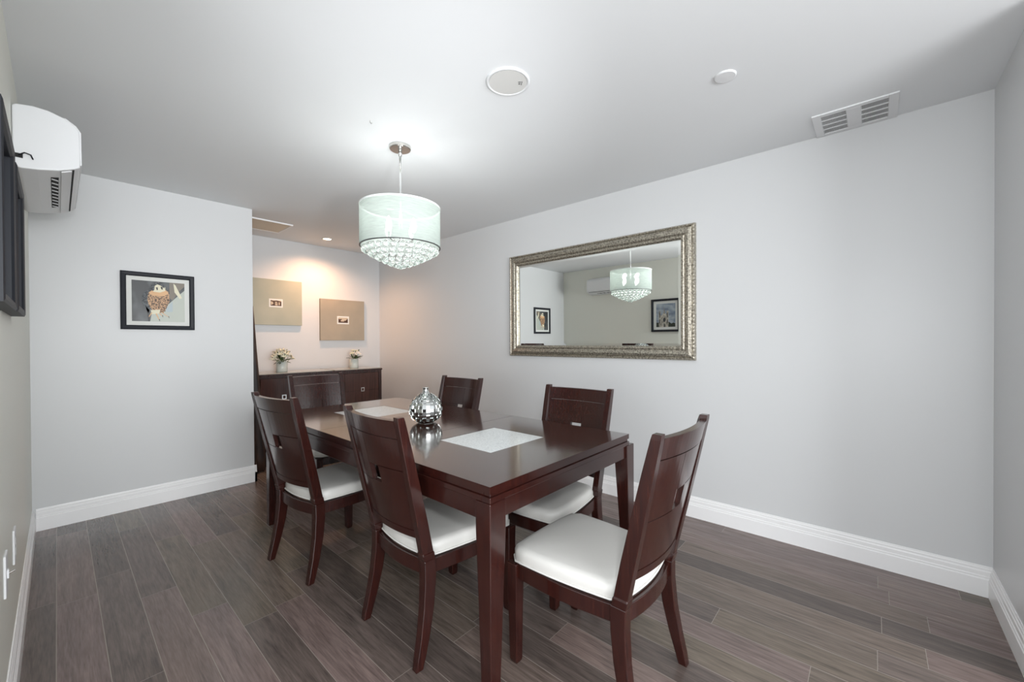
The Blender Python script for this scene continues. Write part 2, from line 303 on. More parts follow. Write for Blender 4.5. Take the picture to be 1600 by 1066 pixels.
# ------------------------------------------------------------------ dining chair (origin: rear-post line on the floor, +y = forward)
def build_chair(label):
    C = thing('dining_chair', label, 'chair', group='dining chairs around the table')
    for s in (-1, 1):
        # rear post: sabre leg below, leaning post above
        bm = bmesh.new(); rings = []
        for z, x, y, hx, hy in ((0, .209, -.056, .015, .016), (.04, .2085, -.047, .017, .018), (.12, .205, -.027, .018, .021), (.22, .199, -.008, .019, .024), (.32, .194, .002, .021, .026), (.385, .192, .003, .021, .027), (.398, .192, .002, .021, .027),
                                ):
            rings.append(rect_xy(s*x, y, z, hx, hy))
        loft(bm, rings); obj('leg', bm, M['wood'], C, bevel=0.003)
        bm = bmesh.new(); rings = []
        for z, x, y, hx, hy in ((.398, .192, .000, .0215, .025), (.425, .193, -.006, .0215, .026), (.428, .193, -.006, .018, .024), (.55, .198, -.033, .017, .024), (.70, .204, -.068, .0165, .022), (.85, .209, -.103, .016, .019), (.955, .212, -.128, .0155, .016), (.972, .2125, -.132, .0150, .014)):
            rings.append(rect_xy(s*x, y, z, hx, hy))
        loft(bm, rings); obj('back_post', bm, M['wood'], C, bevel=0.003)
        # front leg
        bm = bmesh.new(); rings = []
        for z, hx in ((0, .015), (.012, .018), (.15, .020), (.30, .023), (.392, .024)):
            rings.append(rect_xy(s*(.212-(.024-hx)*.4), .437, z, hx, hx))
        loft(bm, rings); obj('leg', bm, M['wood'], C, bevel=0.003)
        # side rail, bowed outwards
        bm = bmesh.new(); rings = []
        for k in range(9):
            t = k/8; y = .028+t*.385; x = .192+(.212-.192)*t+.014*math.sin(math.pi*t)
            rings.append([(s*(x-.010), y, .335), (s*(x+.010), y, .335), (s*(x+.010), y, .392), (s*(x-.010), y, .392)])
        loft(bm, rings); obj('seat_rail', bm, M['wood'], C, bevel=0.002)
    # front rail + rear rail (bowed back)
    for yc, bow, half in ((.440, .012, .189), (-.002, -.022, .172)):
        bm = bmesh.new(); rings = []
        for k in range(9):
            t = -1+2*k/8; y = yc+bow*(1-t*t)
            rings.append([(t*half, y-.010, .335), (t*half, y+.010, .335), (t*half, y+.010, .392), (t*half, y-.010, .392)])
        loft(bm, rings); obj('seat_rail', bm, M['wood'], C, bevel=0.002)
    # cushion
    def outline(off, n=10):
        pts = []
        corners = [(-.186, .012, .035), (.186, .012, .035), (.222, .450, .04), (-.222, .450, .04)]
        # sides: back, right, front, left with gentle bows, rounded corners
        def side(p, q, bow, nrm):
            r_ = []
            for i in range(n+1):
                t = 0.07+0.86*i/n; b = bow*math.sin(math.pi*t)
                r_.append((p[0]+(q[0]-p[0])*t+nrm[0]*b, p[1]+(q[1]-p[1])*t+nrm[1]*b))
            return r_
        c = corners
        pts += side(c[0], c[1], .022, (0, -1)); pts += side(c[1], c[2], .012, (1, 0)); pts += side(c[2], c[3], .012, (0, 1)); pts += side(c[3], c[0], .012, (-1, 0))
        cx, cy = 0, .24
        return [(cx+(x-cx)*(1-off), cy+(y-cy)*(1-off)) for x, y in pts]
    bm = bmesh.new()
    prof = [(0.03, .394), (0.0, .398), (-.012, .408), (-.012, .428), (0.006, .441), (0.04, .449), (.12, .453), (.35, .456), (.6, .458), (.85, .459)]
    rings = [[(x, y, z) for x, y in outline(o_)] for o_, z in prof]
    loft(bm, rings)
    obj('seat_cushion', bm, M['leather'], C, smooth=True)
    bm = bmesh.new(); pts = [(x, y, .402) for x, y in outline(-.018)]; n = len(pts)
    rings = []
    for i in range(n):
        p = Vector(pts[i]); d = (Vector(pts[(i+1) % n])-Vector(pts[i-1])).normalized(); nn = Vector((d.y, -d.x, 0))
        rings.append([p+nn*.004*math.cos(a)+Vector((0, 0, 1))*.004*math.sin(a) for a in [k*math.pi/3 for k in range(6)]])
    rings.append(rings[0]); loft(bm, rings, cap=False); obj('piping', bm, M['piping'], C, smooth=True)
    obj('seat_board', bx(-.17, .17, .03, .42, .380, .394), M['under'], C)
    # back panel: bowed grid with pinwheel grooves and one square opening
    def yline(z): return -.004-(z-.40)*.2315
    def back_piece(name, xs, zs, tf, m, bowk=.025):
        """xs in -1..1 fraction of half width, zs heights, tf(i,j)->(t) thickness"""
        bm = bmesh.new(); nx, nz = len(xs)-1, len(zs)-1
        def P(i, j, t, sgn):
            hw = .1815+(zs[j]-.49)*.033; x = xs[i]*hw
            y = yline(zs[j])-bowk*(1-xs[i]**2)+sgn*t/2
            return bm.verts.new((x, y, zs[j]))
        for i in range(nx):
            for j in range(nz):
                t = tf(i, j)
                if t <= 0: continue
                for sgn in (-1, 1):
                    bm.faces.new((P(i, j, t, sgn), P(i+1, j, t, sgn), P(i+1, j+1, t, sgn), P(i, j+1, t, sgn)))
                for di, dj, e in ((-1, 0, ((i, j), (i, j+1))), (1, 0, ((i+1, j), (i+1, j+1))), (0, -1, ((i, j), (i+1, j))), (0, 1, ((i, j+1), (i+1, j+1)))):
                    a, b = i+di, j+dj
                    t2 = tf(a, b) if 0 <= a < nx and 0 <= b < nz else 0
                    if t2 < t:
                        if t2 > 0:
                            for sgn in (-1, 1): bm.faces.new((P(*e[0], t, sgn), P(*e[1], t, sgn), P(*e[1], t2, sgn), P(*e[0], t2, sgn)))
                        else: bm.faces.new((P(*e[0], t, -1), P(*e[1], t, -1), P(*e[1], t, 1), P(*e[0], t, 1)))
        bmesh.ops.remove_doubles(bm, verts=bm.verts[:], dist=1e-6)
        return obj(name, bm, m, C)
    base = [-1+2*k/16 for k in range(17)]
    hx0, hx1, gw = -.185, .185, .014
    xs = sorted(set([b for b in base if not (hx0-.05 < b < hx0+.04 or hx1-.04 < b < hx1+.04)]+[hx0-gw, hx0, hx1]))
    zs = [.515, .56, .62, .681, .685, .757, .761, .84, .885]
    def tf(i, j):
        x = (xs[i]+xs[i+1])/2; z = (zs[j]+zs[j+1])/2
        if hx0 < x < hx1 and .685 < z < .757: return 0
        if hx0-gw < x < hx0 and z > .685: return .012      # vertical groove up
        if .757 < z < .761 and x > hx1: return .012       # groove to +x from hole top
        if .757 < z < .761: return .020
        if .681 < z < .685 and x < hx0: return .012       # groove to -x from hole bottom
        return .020
    back_piece('back_panel', xs, zs, tf, M['wood_panel'])
    back_piece('lower_rail', base, [.484, .500, .5145], lambda i, j: .024, M['wood'])
    back_piece('top_rail', base, [.8865, .89, .925, .958], lambda i, j: .014 if j == 0 else .024, M['wood'])
    return C
def copy_tree(o, parent=None):
    c = o.copy(); COL.objects.link(c)
    if parent: c.parent = parent
    for ch in list(o.children): copy_tree(ch, c)
    return c
chairs = [
    (1.390, 0.602, -0.4, 'dark dining chair at the near short end of the table, pale seat fully in view'),
    (0.965, 1.497, -92.2, 'dark dining chair on the left long side of the table, nearer the camera'),
    (0.888, 2.381, -83.4, 'dark dining chair on the left long side, beside the end of the picture wall'),
    (1.965, 1.330, 91.5, 'dark dining chair on the mirror side of the table, below the mirror frame, nearer one'),
    (1.988, 2.418, 90.0, 'dark dining chair on the mirror side of the table, farther one behind the silver vase'),
    (1.497, 3.485, 178.9, 'dark dining chair at the far short end, in front of the sideboard'),
]
proto = build_chair(chairs[0][3])
for i, (x, y, a, lab) in enumerate(chairs):
    c = proto if i == 0 else copy_tree(proto)
    c.location = (x, y, 0); c.rotation_euler = (0, 0, R(a)); c['label'] = lab

# ------------------------------------------------------------------ silver vase on the table
V = thing('silver_vase', 'round chrome vase with checkered relief and slim neck on the table', 'vase', (1.475, 2.012, 0.7625))
bm = bmesh.new()
prof = [(.044, .006), (.068, .019), (.083, .036), (.091, .055), (.0935, .074), (.0925, .092), (.088, .109), (.080, .125), (.069, .139), (.056, .151), (.042, .162), (.029, .171)]
rows = 11; n = 26
def vp(k, i, off=0):
    r, z = prof[k]; a = 2*math.pi*i/n
    nz = (z-0.075)/0.075
    return Vector(((r+off)*math.cos(a), (r+off)*math.sin(a), z+off*nz*0.6))
for k in range(rows):
    for i in range(n):
        o_ = 0.0050 if (i+k) % 2 else -0.0015
        q = [bm.verts.new(vp(a, b, o_)) for a, b in ((k, i), (k, i+1), (k+1, i+1), (k+1, i))]
        bm.faces.new(q)
        q2 = [bm.verts.new(vp(a, b, -0.004)) for a, b in ((k, i), (k, i+1), (k+1, i+1), (k+1, i))]
        for s_ in range(4): bm.faces.new((q[s_], q[(s_+1) % 4], q2[(s_+1) % 4], q2[s_]))
r0, z0 = prof[0]
lathe(bm, [(r0-0.004, z0), (r0-0.006, 0.0), (0.02, 0.0)], n)
obj('body', bm, M['vase_chrome'], V)
bm = bmesh.new(); rt_, zt_ = prof[-1]
lathe(bm, [(rt_+0.002, zt_-0.004), (0.023, zt_+0.006), (0.0185, zt_+0.016), (0.0160, zt_+0.027), (0.0165, zt_+0.032), (0.0190, zt_+0.035), (0.0190, zt_+0.039), (0.012, zt_+0.039), (0.010, zt_+0.015)], 24)
obj('neck', bm, M['vase_chrome'], V, smooth=True)

# ------------------------------------------------------------------ framed pictures
def poly_layer(bm, pts, z, mi):
    bm.faces.new([bm.verts.new((x, z, y)) for x, y in pts]).material_index = mi
def picture(name, label, cat, loc, rotz, w_, h_, fr, mt, print_fn, depth=0.022, group=None):
    """local: x right, z up, faces -y; origin at centre of back"""
    P = thing(name, label, cat, loc, (0, 0, rotz), 'black framed pictures on the walls')
    bm = bmesh.new(); a, b = w_/2, h_/2
    prof = [(0, 0), (0, -depth), (fr*.25, -depth-.003), (fr*.8, -depth), (fr, -depth+.006), (fr, 0)]
    rings = []
    for sx, sz in ((-1, -1), (1, -1), (1, 1), (-1, 1)):
        rings.append([(sx*(a-d), y, sz*(b-d)) for d, y in prof])
    rings.append(rings[0]); loft(bm, rings, cap=False); obj('frame', bm, M['black'], P)
    iw, ih = a-fr, b-fr
    obj('mat_board', bx(-iw, iw, -.010, -.004, -ih, ih), M['mat_board'], P)
    pw, ph = iw-mt, ih-mt
    bm = bmesh.new(); mats = print_fn(bm, pw, ph, -.0105); obj('print', bm, mats, P)
    return P
def falcon(bm, a, b, y):
    C1 = mat('photo charcoal', srgb(58, 60, 62), 0.4); colour_noise(C1, srgb(40, 42, 44), srgb(112, 118, 120), 9, (1, 1, .5), 2, .45, .75)
    C2 = mat('photo pale stone', srgb(186, 192, 182), 0.4); C3 = mat('photo taupe', srgb(122, 112, 100), .4)
    C4 = mat('photo plumage', srgb(190, 150, 112), .5); colour_noise(C4, srgb(70, 50, 40), srgb(206, 166, 128), 150, (1, 1, 1), 4, .45, .53)
    C5 = mat('photo slate feathers', srgb(50, 56, 64), .5); colour_noise(C5, srgb(30, 34, 40), srgb(110, 116, 120), 120, (1, 1, 1), 3, .4, .7)
    C6 = mat('photo cream', srgb(228, 222, 196), .5); C7 = mat('photo peach feathers', srgb(222, 178, 132), .5); C8 = mat('photo black', (.01, .01, .01), .4); C9 = mat('photo pale blue', srgb(172, 186, 190), .4)
    def P(pts, k, mi): poly_layer(bm, [((u-.5)*2*a, (.5-v)*2*b) for u, v in pts], y-.0003*k, mi)
    P([(0, 0), (1, 0), (1, 1), (0, 1)], 0, 0)
    P([(.62, 1), (.62, .62), (1, .18), (1, 1)], 1, 1)
    P([(.70, 0), (1, 0), (1, .08), (.9, .2), (.76, .45), (.70, .40)], 1.5, 2)
    P([(.78, .02), (.82, .06), (.95, .38), (.9, .40), (.80, .24)], 2, 5)
    P([(.33, 1), (.36, .80), (.62, .74), (1, .74), (1, 1)], 1.2, 1)
    P([(.62, .66), (.76, .48), (.76, .74), (.64, .76)], 1.7, 8)
    P([(.18, .40), (.22, .28), (.30, .22), (.36, .30), (.34, .62), (.30, .80), (.22, .62), (.19, .52)], 3, 4)   # wing
    P([(.25, .62), (.33, .74), (.32, 1), (.30, 1)], 3, 7)
    P([(.30, .30), (.36, .20), (.62, .18), (.70, .30), (.70, .48), (.64, .66), (.58, .78), (.40, .76), (.31, .62), (.28, .45)], 4, 3)  # breast
    P([(.31, .28), (.38, .22), (.60, .20), (.68, .24), (.67, .30), (.58, .36), (.42, .36), (.33, .33)], 5, 6)
    P([(.34, .16), (.40, .05), (.48, .02), (.56, .05), (.62, .14), (.62, .22), (.52, .27), (.40, .26)], 6, 5)    # face
    P([(.32, .20), (.35, .10), (.42, .03), (.49, .01), (.56, .04), (.61, .12), (.60, .16), (.54, .10), (.47, .07), (.42, .11), (.41, .22), (.38, .24)], 7, 4)
    P([(.53, .12), (.57, .13), (.57, .20), (.54, .18)], 7, 7)
    P([(.44, .15), (.475, .14), (.48, .20), (.46, .22)], 8, 7)                                                     # beak
    P([(.34, .72), (.52, .70), (.50, .80), (.36, .82)], 6, 5)
    for x0, y0, x1, y1 in ((.36, .78, .30, .90), (.44, .80, .50, .96), (.54, .76, .68, .88), (.50, .78, .56, .86)):
        P([(x0-.012, y0), (x0+.014, y0), (x1+.008, y1), (x1-.008, y1)], 7, 6); P([(x1-.010, y1-.02), (x1+.010, y1-.02), (x1+.012, y1+.04)], 8, 7)
    return [C1, C2, C3, C4, C5, C6, C7, C8, C9]
picture('framed_picture', 'black framed photograph of a falcon on the far left wall', 'picture', (0.531, YF, 1.569), 0, .436, .434, .032, .030, falcon)

def cathedral(bm, a, b, y):
    S = mat('photo grey sky', srgb(126, 140, 158), .4); colour_noise(S, srgb(104, 120, 142), srgb(172, 182, 190), 8, (1, 1, 2), 3)
    G = mat('photo dark trees', srgb(46, 54, 44), .5); G2 = mat('photo stone', srgb(192, 186, 172), .5); colour_noise(G2, srgb(120, 116, 108), srgb(208, 202, 188), 60, (1, 1, .3), 3)
    K = mat('photo dark windows', srgb(52, 54, 58), .5)
    def P(pts, k, mi): poly_layer(bm, [((u-.5)*2*a, (.5-v)*2*b) for u, v in pts], y-.0003*k, mi)
    P([(0, 0), (1, 0), (1, 1), (0, 1)], 0, 0)
    P([(0, .86), (.1, .82), (.2, .86), (.34, .78), (.6, .84), (1, .8), (1, 1), (0, 1)], 1, 1)
    P([(.36, 1), (.36, .50), (.44, .50), (.50, .42), (.64, .42), (.70, .50), (.80, .50), (.80, 1)], 2, 2)
    for x in (.35, .76):
        P([(x, 1), (x, .32), (x+.10, .32), (x+.10, 1)], 3, 2)
        for dx in (0, .085): P([(x+dx, .33), (x+dx+.008, .18), (x+dx+.016, .33)], 4, 2)
        P([(x+.03, .40), (x+.07, .40), (x+.07, .60), (x+.03, .60)], 5, 3)
        P([(x+.03, .68), (x+.07, .68), (x+.07, .84), (x+.03, .84)], 5, 3)
    P([(.53, .44), (.57, .10), (.61, .44)], 3, 2); P([(.55, .44), (.57, .22), (.59, .44)], 4, 3)
    P([(.50, .70), (.53, .62), (.57, .60), (.61, .62), (.64, .70), (.61, .78), (.53, .78)], 4, 3)
    P([(.54, 1), (.54, .88), (.57, .84), (.60, .88), (.60, 1)], 4, 3)
    return [S, G, G2, K]
picture('framed_picture', 'black framed photograph of a pale stone church on the left wall', 'picture', (XL, 2.318, 1.600), -math.pi/2+math.pi, .425, .490, .030, .040, cathedral, depth=0.034)
def seascape(bm, a, b, y):
    S = mat('photo pale blue wash', srgb(176, 192, 210), .4); D = mat('photo mid blue', srgb(96, 114, 140), .4)
    def P(pts, k, mi): poly_layer(bm, [((u-.5)*2*a, (.5-v)*2*b) for u, v in pts], y-.0003*k, mi)
    P([(0, 0), (1, 0), (1, 1), (0, 1)], 0, 0); P([(0, .7), (.3, .64), (.7, .7), (1, .66), (1, 1), (0, 1)], 1, 1)
    return [S, D]
picture('framed_picture', 'black framed picture cut off by the left edge of the photo', 'picture', (XL, 1.790, 1.600), math.pi/2, .440, .500, .030, .040, seascape, depth=0.034)

# ------------------------------------------------------------------ big mirror
MR = thing('wall_mirror', 'large horizontal wall mirror in ornate antique silver frame', 'mirror', (XM, 1.795, 1.589))
bm = bmesh.new(); a, b = 0.869, 0.482
prof = [(0, 0), (0, .020), (.006, .030), (.014, .032), (.020, .026), (.026, .034), (.045, .038), (.062, .034), (.074, .026), (.080, .030), (.092, .030), (.100, .020), (.102, .010)]
rings = [[(-y, sy*(a-d), sz*(b-d)) for d, y in prof] for sy, sz in ((-1, -1), (1, -1), (1, 1), (-1, 1))]
rings.append(rings[0]); loft(bm, rings, cap=False); obj('frame', bm, M['silver'], MR, bevel=0.001)
def beads(name, d, y, step, r, s):
    bm = bmesh.new()
    for axis in (0, 1):
        L_ = (a if axis == 0 else b)-d; k = int(2*L_/step)
        for sgn in (-1, 1):
            for i in range(k+1):
                t = -L_+2*L_*i/k
                c = (-y, t, sgn*(b-d)) if axis == 0 else (-y, sgn*(a-d), t)
                ss = (1, s, 1) if axis == 0 else (1, 1, s)
                ball(bm, c, r, 6, 4, ss)
    return obj(name, bm, M['silver_bead'], MR, smooth=True)
beads('inner_beading', .086, .029, .0205, .0058, 1.15)
beads('outer_beading', .010, .030, .026, .0056, 1.6)
bm = bmesh.new(); e = .100
def rr(d, y): return [(-y, sy*(a-e-d), sz*(b-e-d)) for sy, sz in ((-1, -1), (1, -1), (1, 1), (-1, 1))]
loft(bm, [rr(-.004, .004), rr(-.004, .009), rr(.020, .0112)]); gl = obj('glass', bm, M['mirror'], MR); gl.rotation_euler = (0, R(-0.25), 0)

# ------------------------------------------------------------------ canvases in the recess
def canvas(label, x0, x1, z0, z1, ix0, ix1, iz0, iz1, c1, c2, kind):
    P = thing('canvas_picture', label, 'picture', ((x0+x1)/2, YA, (z0+z1)/2), group='canvas pictures in the recess')
    cx, cz = P.location.x, P.location.z
    m = mat('muted canvas '+kind, c1, .7); colour_noise(m, c1, c2, 3.0, (1, 1, 1), 3, .3, .7)
    obj('canvas', bx(x0-cx, x1-cx, -.034, -.001, z0-cz, z1-cz), m, P, bevel=.002)
    obj('mount', bx(ix0-cx, ix1-cx, -.036, -.034, iz0-cz, iz1-cz), M['mat_board'], P)
    bm = bmesh.new(); w_, h_ = ix1-ix0, iz1-iz0; ox, oz = (ix0+ix1)/2-cx, (iz0+iz1)/2-cz
    S = mat('sepia pale '+kind, srgb(196, 180, 158), .6); D = mat('sepia dark '+kind, srgb(74, 52, 40), .6)
    def P2(pts, k, mi): poly_layer(bm, [(ox+(u-.5)*w_*.80, oz+(.5-v)*h_*.66) for u, v in pts], -.0364-.0003*k, mi)
    P2([(0, 0), (1, 0), (1, 1), (0, 1)], 0, 0)
    if kind == 'left':
        P2([(0, 0), (.3, .1), (.55, -.0), (1, .2), (1, 1), (0, 1)], 1, 1); P2([(.42, .25), (.6, .25), (.66, .9), (.42, .9)], 2, 0); P2([(.74, .3), (.86, .35), (.84, .85), (.74, .85)], 2, 0); P2([(0, .2), (.2, .3), (.28, .6), (.05, .9)], 2, 0)
        P2([(.50, .35), (.54, .35), (.54, .7), (.50, .7)], 3, 1)
    else:
        P2([(0, .2), (.12, .35), (.3, .25), (.5, .55), (.75, .6), (.95, .2), (1, .3), (1, 1), (0, 1)], 1, 1); P2([(.25, .5), (.4, .35), (.6, .5), (.6, .75), (.25, .75)], 2, 0)
    obj('print', bm, [S, D], P)
canvas('sage green square canvas with tiny sepia print, upper left one in the recess', 1.418, 1.950, 1.447, 1.966, 1.596, 1.738, 1.649, 1.745, srgb(158, 162, 148), srgb(176, 176, 160), 'left')
canvas('taupe square canvas with tiny sepia print, lower right one above the sideboard', 2.165, 2.742, 1.271, 1.790, 2.373, 2.529, 1.479, 1.580, srgb(152, 146, 132), srgb(170, 158, 140), 'right')

# ------------------------------------------------------------------ sideboard
SX0, SX1, SY0, SY1 = 1.340, 2.750, 4.680, 5.095
SB = thing('sideboard', 'dark wood sideboard against the recess wall with square chrome pulls', 'sideboard', ((SX0+SX1)/2, (SY0+SY1)/2, 0))
sx, sy = SB.location.x, SB.location.y
def sb(name, m, x0, x1, y0, y1, z0, z1, parent=None, bevel=.002):
    return obj(name, bx(x0-sx, x1-sx, y0-sy, y1-sy, z0, z1), m, parent or SB, bevel=bevel)
bm = bmesh.new()
for q in ((SX0, SX0+.035, SY0, SY1, .10, .895), (SX1-.035, SX1, SY0, SY1, .10, .895), (SX0+.035, SX1-.035, SY0+.02, SY1, .10, .13), (SX0+.035, SX1-.035, SY1-.015, SY1, .13, .895), (SX0+.035, SX1-.035, SY0, SY0+.02, .870, .895)):
    box(bm, q[0]-sx, q[1]-sx, q[2]-sy, q[3]-sy, q[4], q[5])
obj('carcass', bm, M['wood_side'], SB, bevel=.002)
sb('top', M['wood_side'], SX0-.008, SX1+.006, SY0-.010, SY1, .895, .915)
M['top_glass'] = mat('reflection-toned glass sheet', (0.42, 0.39, 0.33), 0.04)  # pale base colour stands in for the wall mirrored at a low angle
sb('glass_top', M['top_glass'], SX0, 2.125, SY0-.004, SY1-.005, .915, .923, bevel=.001)
sb('glass_top', M['top_glass'], 2.150, SX1, SY0-.004, SY1-.005, .915, .923, bevel=.001)
for x in (SX0+.03, SX1-.08):
    for y in (SY0+.01, SY1-.06): sb('leg', M['wood_side'], x, x+.05, y, y+.05, 0, .10)
dx0 = SX0+.040; dw = (SX1-.040-dx0)/3
for k in range(3):
    x0, x1 = dx0+k*dw+.002, dx0+(k+1)*dw-.002; xm = (x0+x1)/2
    bm = bmesh.new(); zm = .66 if True else 0
    # quartered veneer: four panels meeting at the pull
    for (p0, p1) in ((x0, xm-.0008), (xm+.0008, x1)):
        for (q0, q1) in ((.135, .655-.0008), (.655+.0008, .868)):
            box(bm, p0-sx, p1-sx, SY0+.001-sy, SY0+.019-sy, q0, q1)
    d = obj('door', bm, M['wood_side_door'], SB, bevel=.0008)
    bm = bmesh.new(); h = .022
    rings = [[(xm-sx+a_*(h-d_), SY0-sy-y_, .668+b_*(h*1.1-d_)) for d_, y_ in ((0, -.001), (0, .012), (.009, .012), (.009, -.001))] for a_, b_ in ((-1, -1), (1, -1), (1, 1), (-1, 1))]
    rings.append(rings[0]); loft(bm, rings, cap=False); obj('handle', bm, M['chrome'], d, bevel=.001)

# ------------------------------------------------------------------ flower vases
M['petal'] = mat('cream petal', (0.80, 0.78, 0.62), .5, **{'Subsurface Weight': 0.1}); M['petal_white'] = mat('white petal', (0.86, 0.85, 0.80), .5)
M['leaf'] = mat('dark green leaf', (0.05, 0.09, 0.035), .5); M['bud'] = mat('green bud', (0.12, 0.13, 0.06), .5); M['stem'] = mat('stem', (0.10, 0.17, 0.05), .5)
def petal(bm, c, d, n_, length, width, curl=.3, seg=5):
    d, n_ = Vector(d).normalized(), Vector(n_).normalized(); s = d.cross(n_).normalized(); rings = []
    for k in range(seg+1):
        t = k/seg; p = Vector(c)+d*length*t+n_*(length*curl*t*t); wd = width*math.sin(math.pi*(0.12+0.86*t))**.8
        rings.append([p-s*wd/2+n_*.003*math.sin(3*t), p-n_*.003, p+s*wd/2+n_*.003*math.sin(3*t), p+n_*.0005])
    loft(bm, rings)
def flower_vase(label, x, y, z, r, h):
    F = thing('flower_vase', label, 'vase', (x, y, z), group='glass vases on the sideboard')
    bm = bmesh.new(); lathe(bm, [(r*.94, 0), (r, .004), (r, h), (r-.004, h), (r-.004, .010), (.001, .008)], 32); obj('glass_body', bm, M['vase_glass'], F, smooth=True)
    bm = bmesh.new(); lathe(bm, [(r-.0045, .0105), (r-.0045, h*.35)], 32); obj('water', bm, M['water'], F, smooth=True)
    M.setdefault('liner', mat('pearly liner', (0.72, 0.73, 0.68), .2))
    bm = bmesh.new(); lathe(bm, [(r-.010, h*.40), (r-.010, h*.97), (r-.014, h*.97), (r-.014, h*.40)], 32); obj('liner', bm, M['liner'], F, smooth=True)
def dirv(az, el): return Vector((math.cos(az)*math.cos(el), math.sin(az)*math.cos(el), math.sin(el)))
def bouquet(label, x, y, z, h, kind):
    Bq = thing('flower_bouquet', label, 'flowers', (x, y, z), group='bouquets on the sideboard')
    rng = random.Random(3 if kind == 'lily' else 9)
    heads = []
    if kind == 'lily':
        heads = [(-.078, -.03, .075), (-.035, -.06, .10), (.03, -.06, .10), (.075, -.02, .07), (-.01, -.02, .145), (.05, .03, .13), (-.05, .03, .13), (0.0, -.075, .065), (.10, -.04, .045), (-.095, -.04, .045)]
    else:
        heads = [(.015, -.07, .065), (-.055, -.05, .085), (-.01, .0, .125), (.045, .0, .115)]
    bm = bmesh.new()
    for hx, hy, hz in heads: tube(bm, [(hx*.08, hy*.08, .02), (hx*.3, hy*.3, h*.8), (hx*.8, hy*.8, h+hz*.7)], .0022, 6)
    obj('stem', bm, M['stem'], Bq)
    for i, (hx, hy, hz) in enumerate(heads):
        c = Vector((hx*.8, hy*.8, h+hz*.75)); ax = Vector((hx, hy, .06+hz*.4)).normalized()
        s = ax.orthogonal().normalized(); t = ax.cross(s); bm = bmesh.new()
        if kind == 'lily':
            for k in range(6):
                a_ = k*math.pi/3+i; petal(bm, c, ax*.8+(s*math.cos(a_)+t*math.sin(a_))*.62, (s*math.cos(a_)+t*math.sin(a_))*.8-ax*.4, .052, .021, .35)
            obj('blossom', bm, M['petal'], Bq, smooth=True)
        else:
            big = i == 0
            for lay in range(3 if big else 2):
                for k in range(7):
                    a_ = k*2*math.pi/7+lay*.4; sp_ = (1.0-.3*lay)
                    petal(bm, c, ax*(.25+.45*lay)+(s*math.cos(a_)+t*math.sin(a_))*sp_, ax, (.052 if big else .030)*(1-.18*lay), (.036 if big else .02)*(1-.15*lay), .25)
            obj('blossom', bm, M['petal_white'] if big else M['petal'], Bq, smooth=True)
    bm = bmesh.new()
    for k in range(16 if kind == 'lily' else 20):
        az = rng.uniform(0, 6.28); el = rng.uniform(-.15, 1.0)
        if kind != 'lily' and k > 6: az = rng.uniform(-1.4, .9); el = rng.uniform(.2, 1.1)
        d = dirv(az, el); st = Vector((0, 0, h))+d*.02; petal(bm, st, d, Vector((0, 0, 1)) if el < .6 else dirv(az, 0), rng.uniform(.07, .12), rng.uniform(.014, .022), -.15)
    obj('leaf', bm, M['leaf'], Bq, smooth=True); Bq.children[-1]['kind'] = 'stuff'
    for k in range(5 if kind == 'lily' else 4):
        az = rng.uniform(0, 6.28); d = dirv(az, rng.uniform(.9, 1.3)); bm = bmesh.new()
        p0 = Vector((0, 0, h)); p1 = p0+d*rng.uniform(.11, .15)
        tube(bm, [p0, p0+d*.07, p1-d*.02, p1-d*.008, p1], [.002, .002, .004, .008, .001], 8); obj('bud', bm, M['bud'], Bq, smooth=True)
for (x, r, kind, l1, l2) in ((1.645, .056, 'lily', 'short round glass vase at the left end of the sideboard', 'cream lilies with dark leaves in the left glass vase'),
                             (2.475, .052, 'rose', 'short round glass vase at the right end of the sideboard', 'large white blossom with dark sprigs in the right glass vase')):
    flower_vase(l1, x, 4.86, .9235, r, .115); bouquet(l2, x, 4.86, .9235, .115, kind)

# ------------------------------------------------------------------ gathered dark drape at the wall end
bm = bmesh.new(); rings = []
for k in range(13):
    t = k/12; z = 1.60*t; rad = .147-.072*t
    ring = []
    for i in range(72):
        a_ = 2*math.pi*i/72; f = 1+.16*math.cos(9*a_+.6*math.sin(4*t))*(.5+.5*(1-t))
        ring.append((1.205+rad*f*math.cos(a_)-.012*t, 4.50+rad*f*math.sin(a_), z+(.012 if k == 0 else 0)))
    rings.append(ring)
loft(bm, rings)
M['drape'] = mat('dark brown pleated cloth', (0.022, 0.013, 0.011), .55); colour_noise(M['drape'], (0.012, 0.007, 0.006), (0.06, 0.03, 0.02), 25, (1, 1, .15), 4)
tag(obj('gathered_drape', bm, M['drape'], smooth=True), 'tall dark brown pleated cloth bundle standing behind the end of the picture wall', 'drape')

# ------------------------------------------------------------------ chandelier
CX, CY = 1.402, 2.155
CH = thing('chandelier', 'drum chandelier with sheer pale shade and hanging crystal balls above the table', 'chandelier', (CX, CY, H))
def z_(z): return z-H
bm = bmesh.new(); lathe(bm, [(.058, 0), (.064, -.004), (.064, -.018), (.060, -.022), (.012, -.023)], 40); obj('canopy', bm, M['nickel'], CH, smooth=False, bevel=.001)
bm = bmesh.new(); lathe(bm, [(.007, -.022), (.007, z_(1.86))], 16); lathe(bm, [(.011, -.022), (.011, -.06), (.007, -.062)], 16); obj('rod', bm, M['chrome'], CH, smooth=True)
ZT, ZB, RS = 2.066, 1.826, .238
bm = bmesh.new(); n = 72
for r_ in (RS,):
    rings = [[(r_*math.cos(2*math.pi*i/n), r_*math.sin(2*math.pi*i/n), z_(z)) for i in range(n)] for z in (ZB, ZT)]
    loft(bm, rings, cap=False)
obj('lamp_shade', bm, M['sheer'], CH, smooth=True)
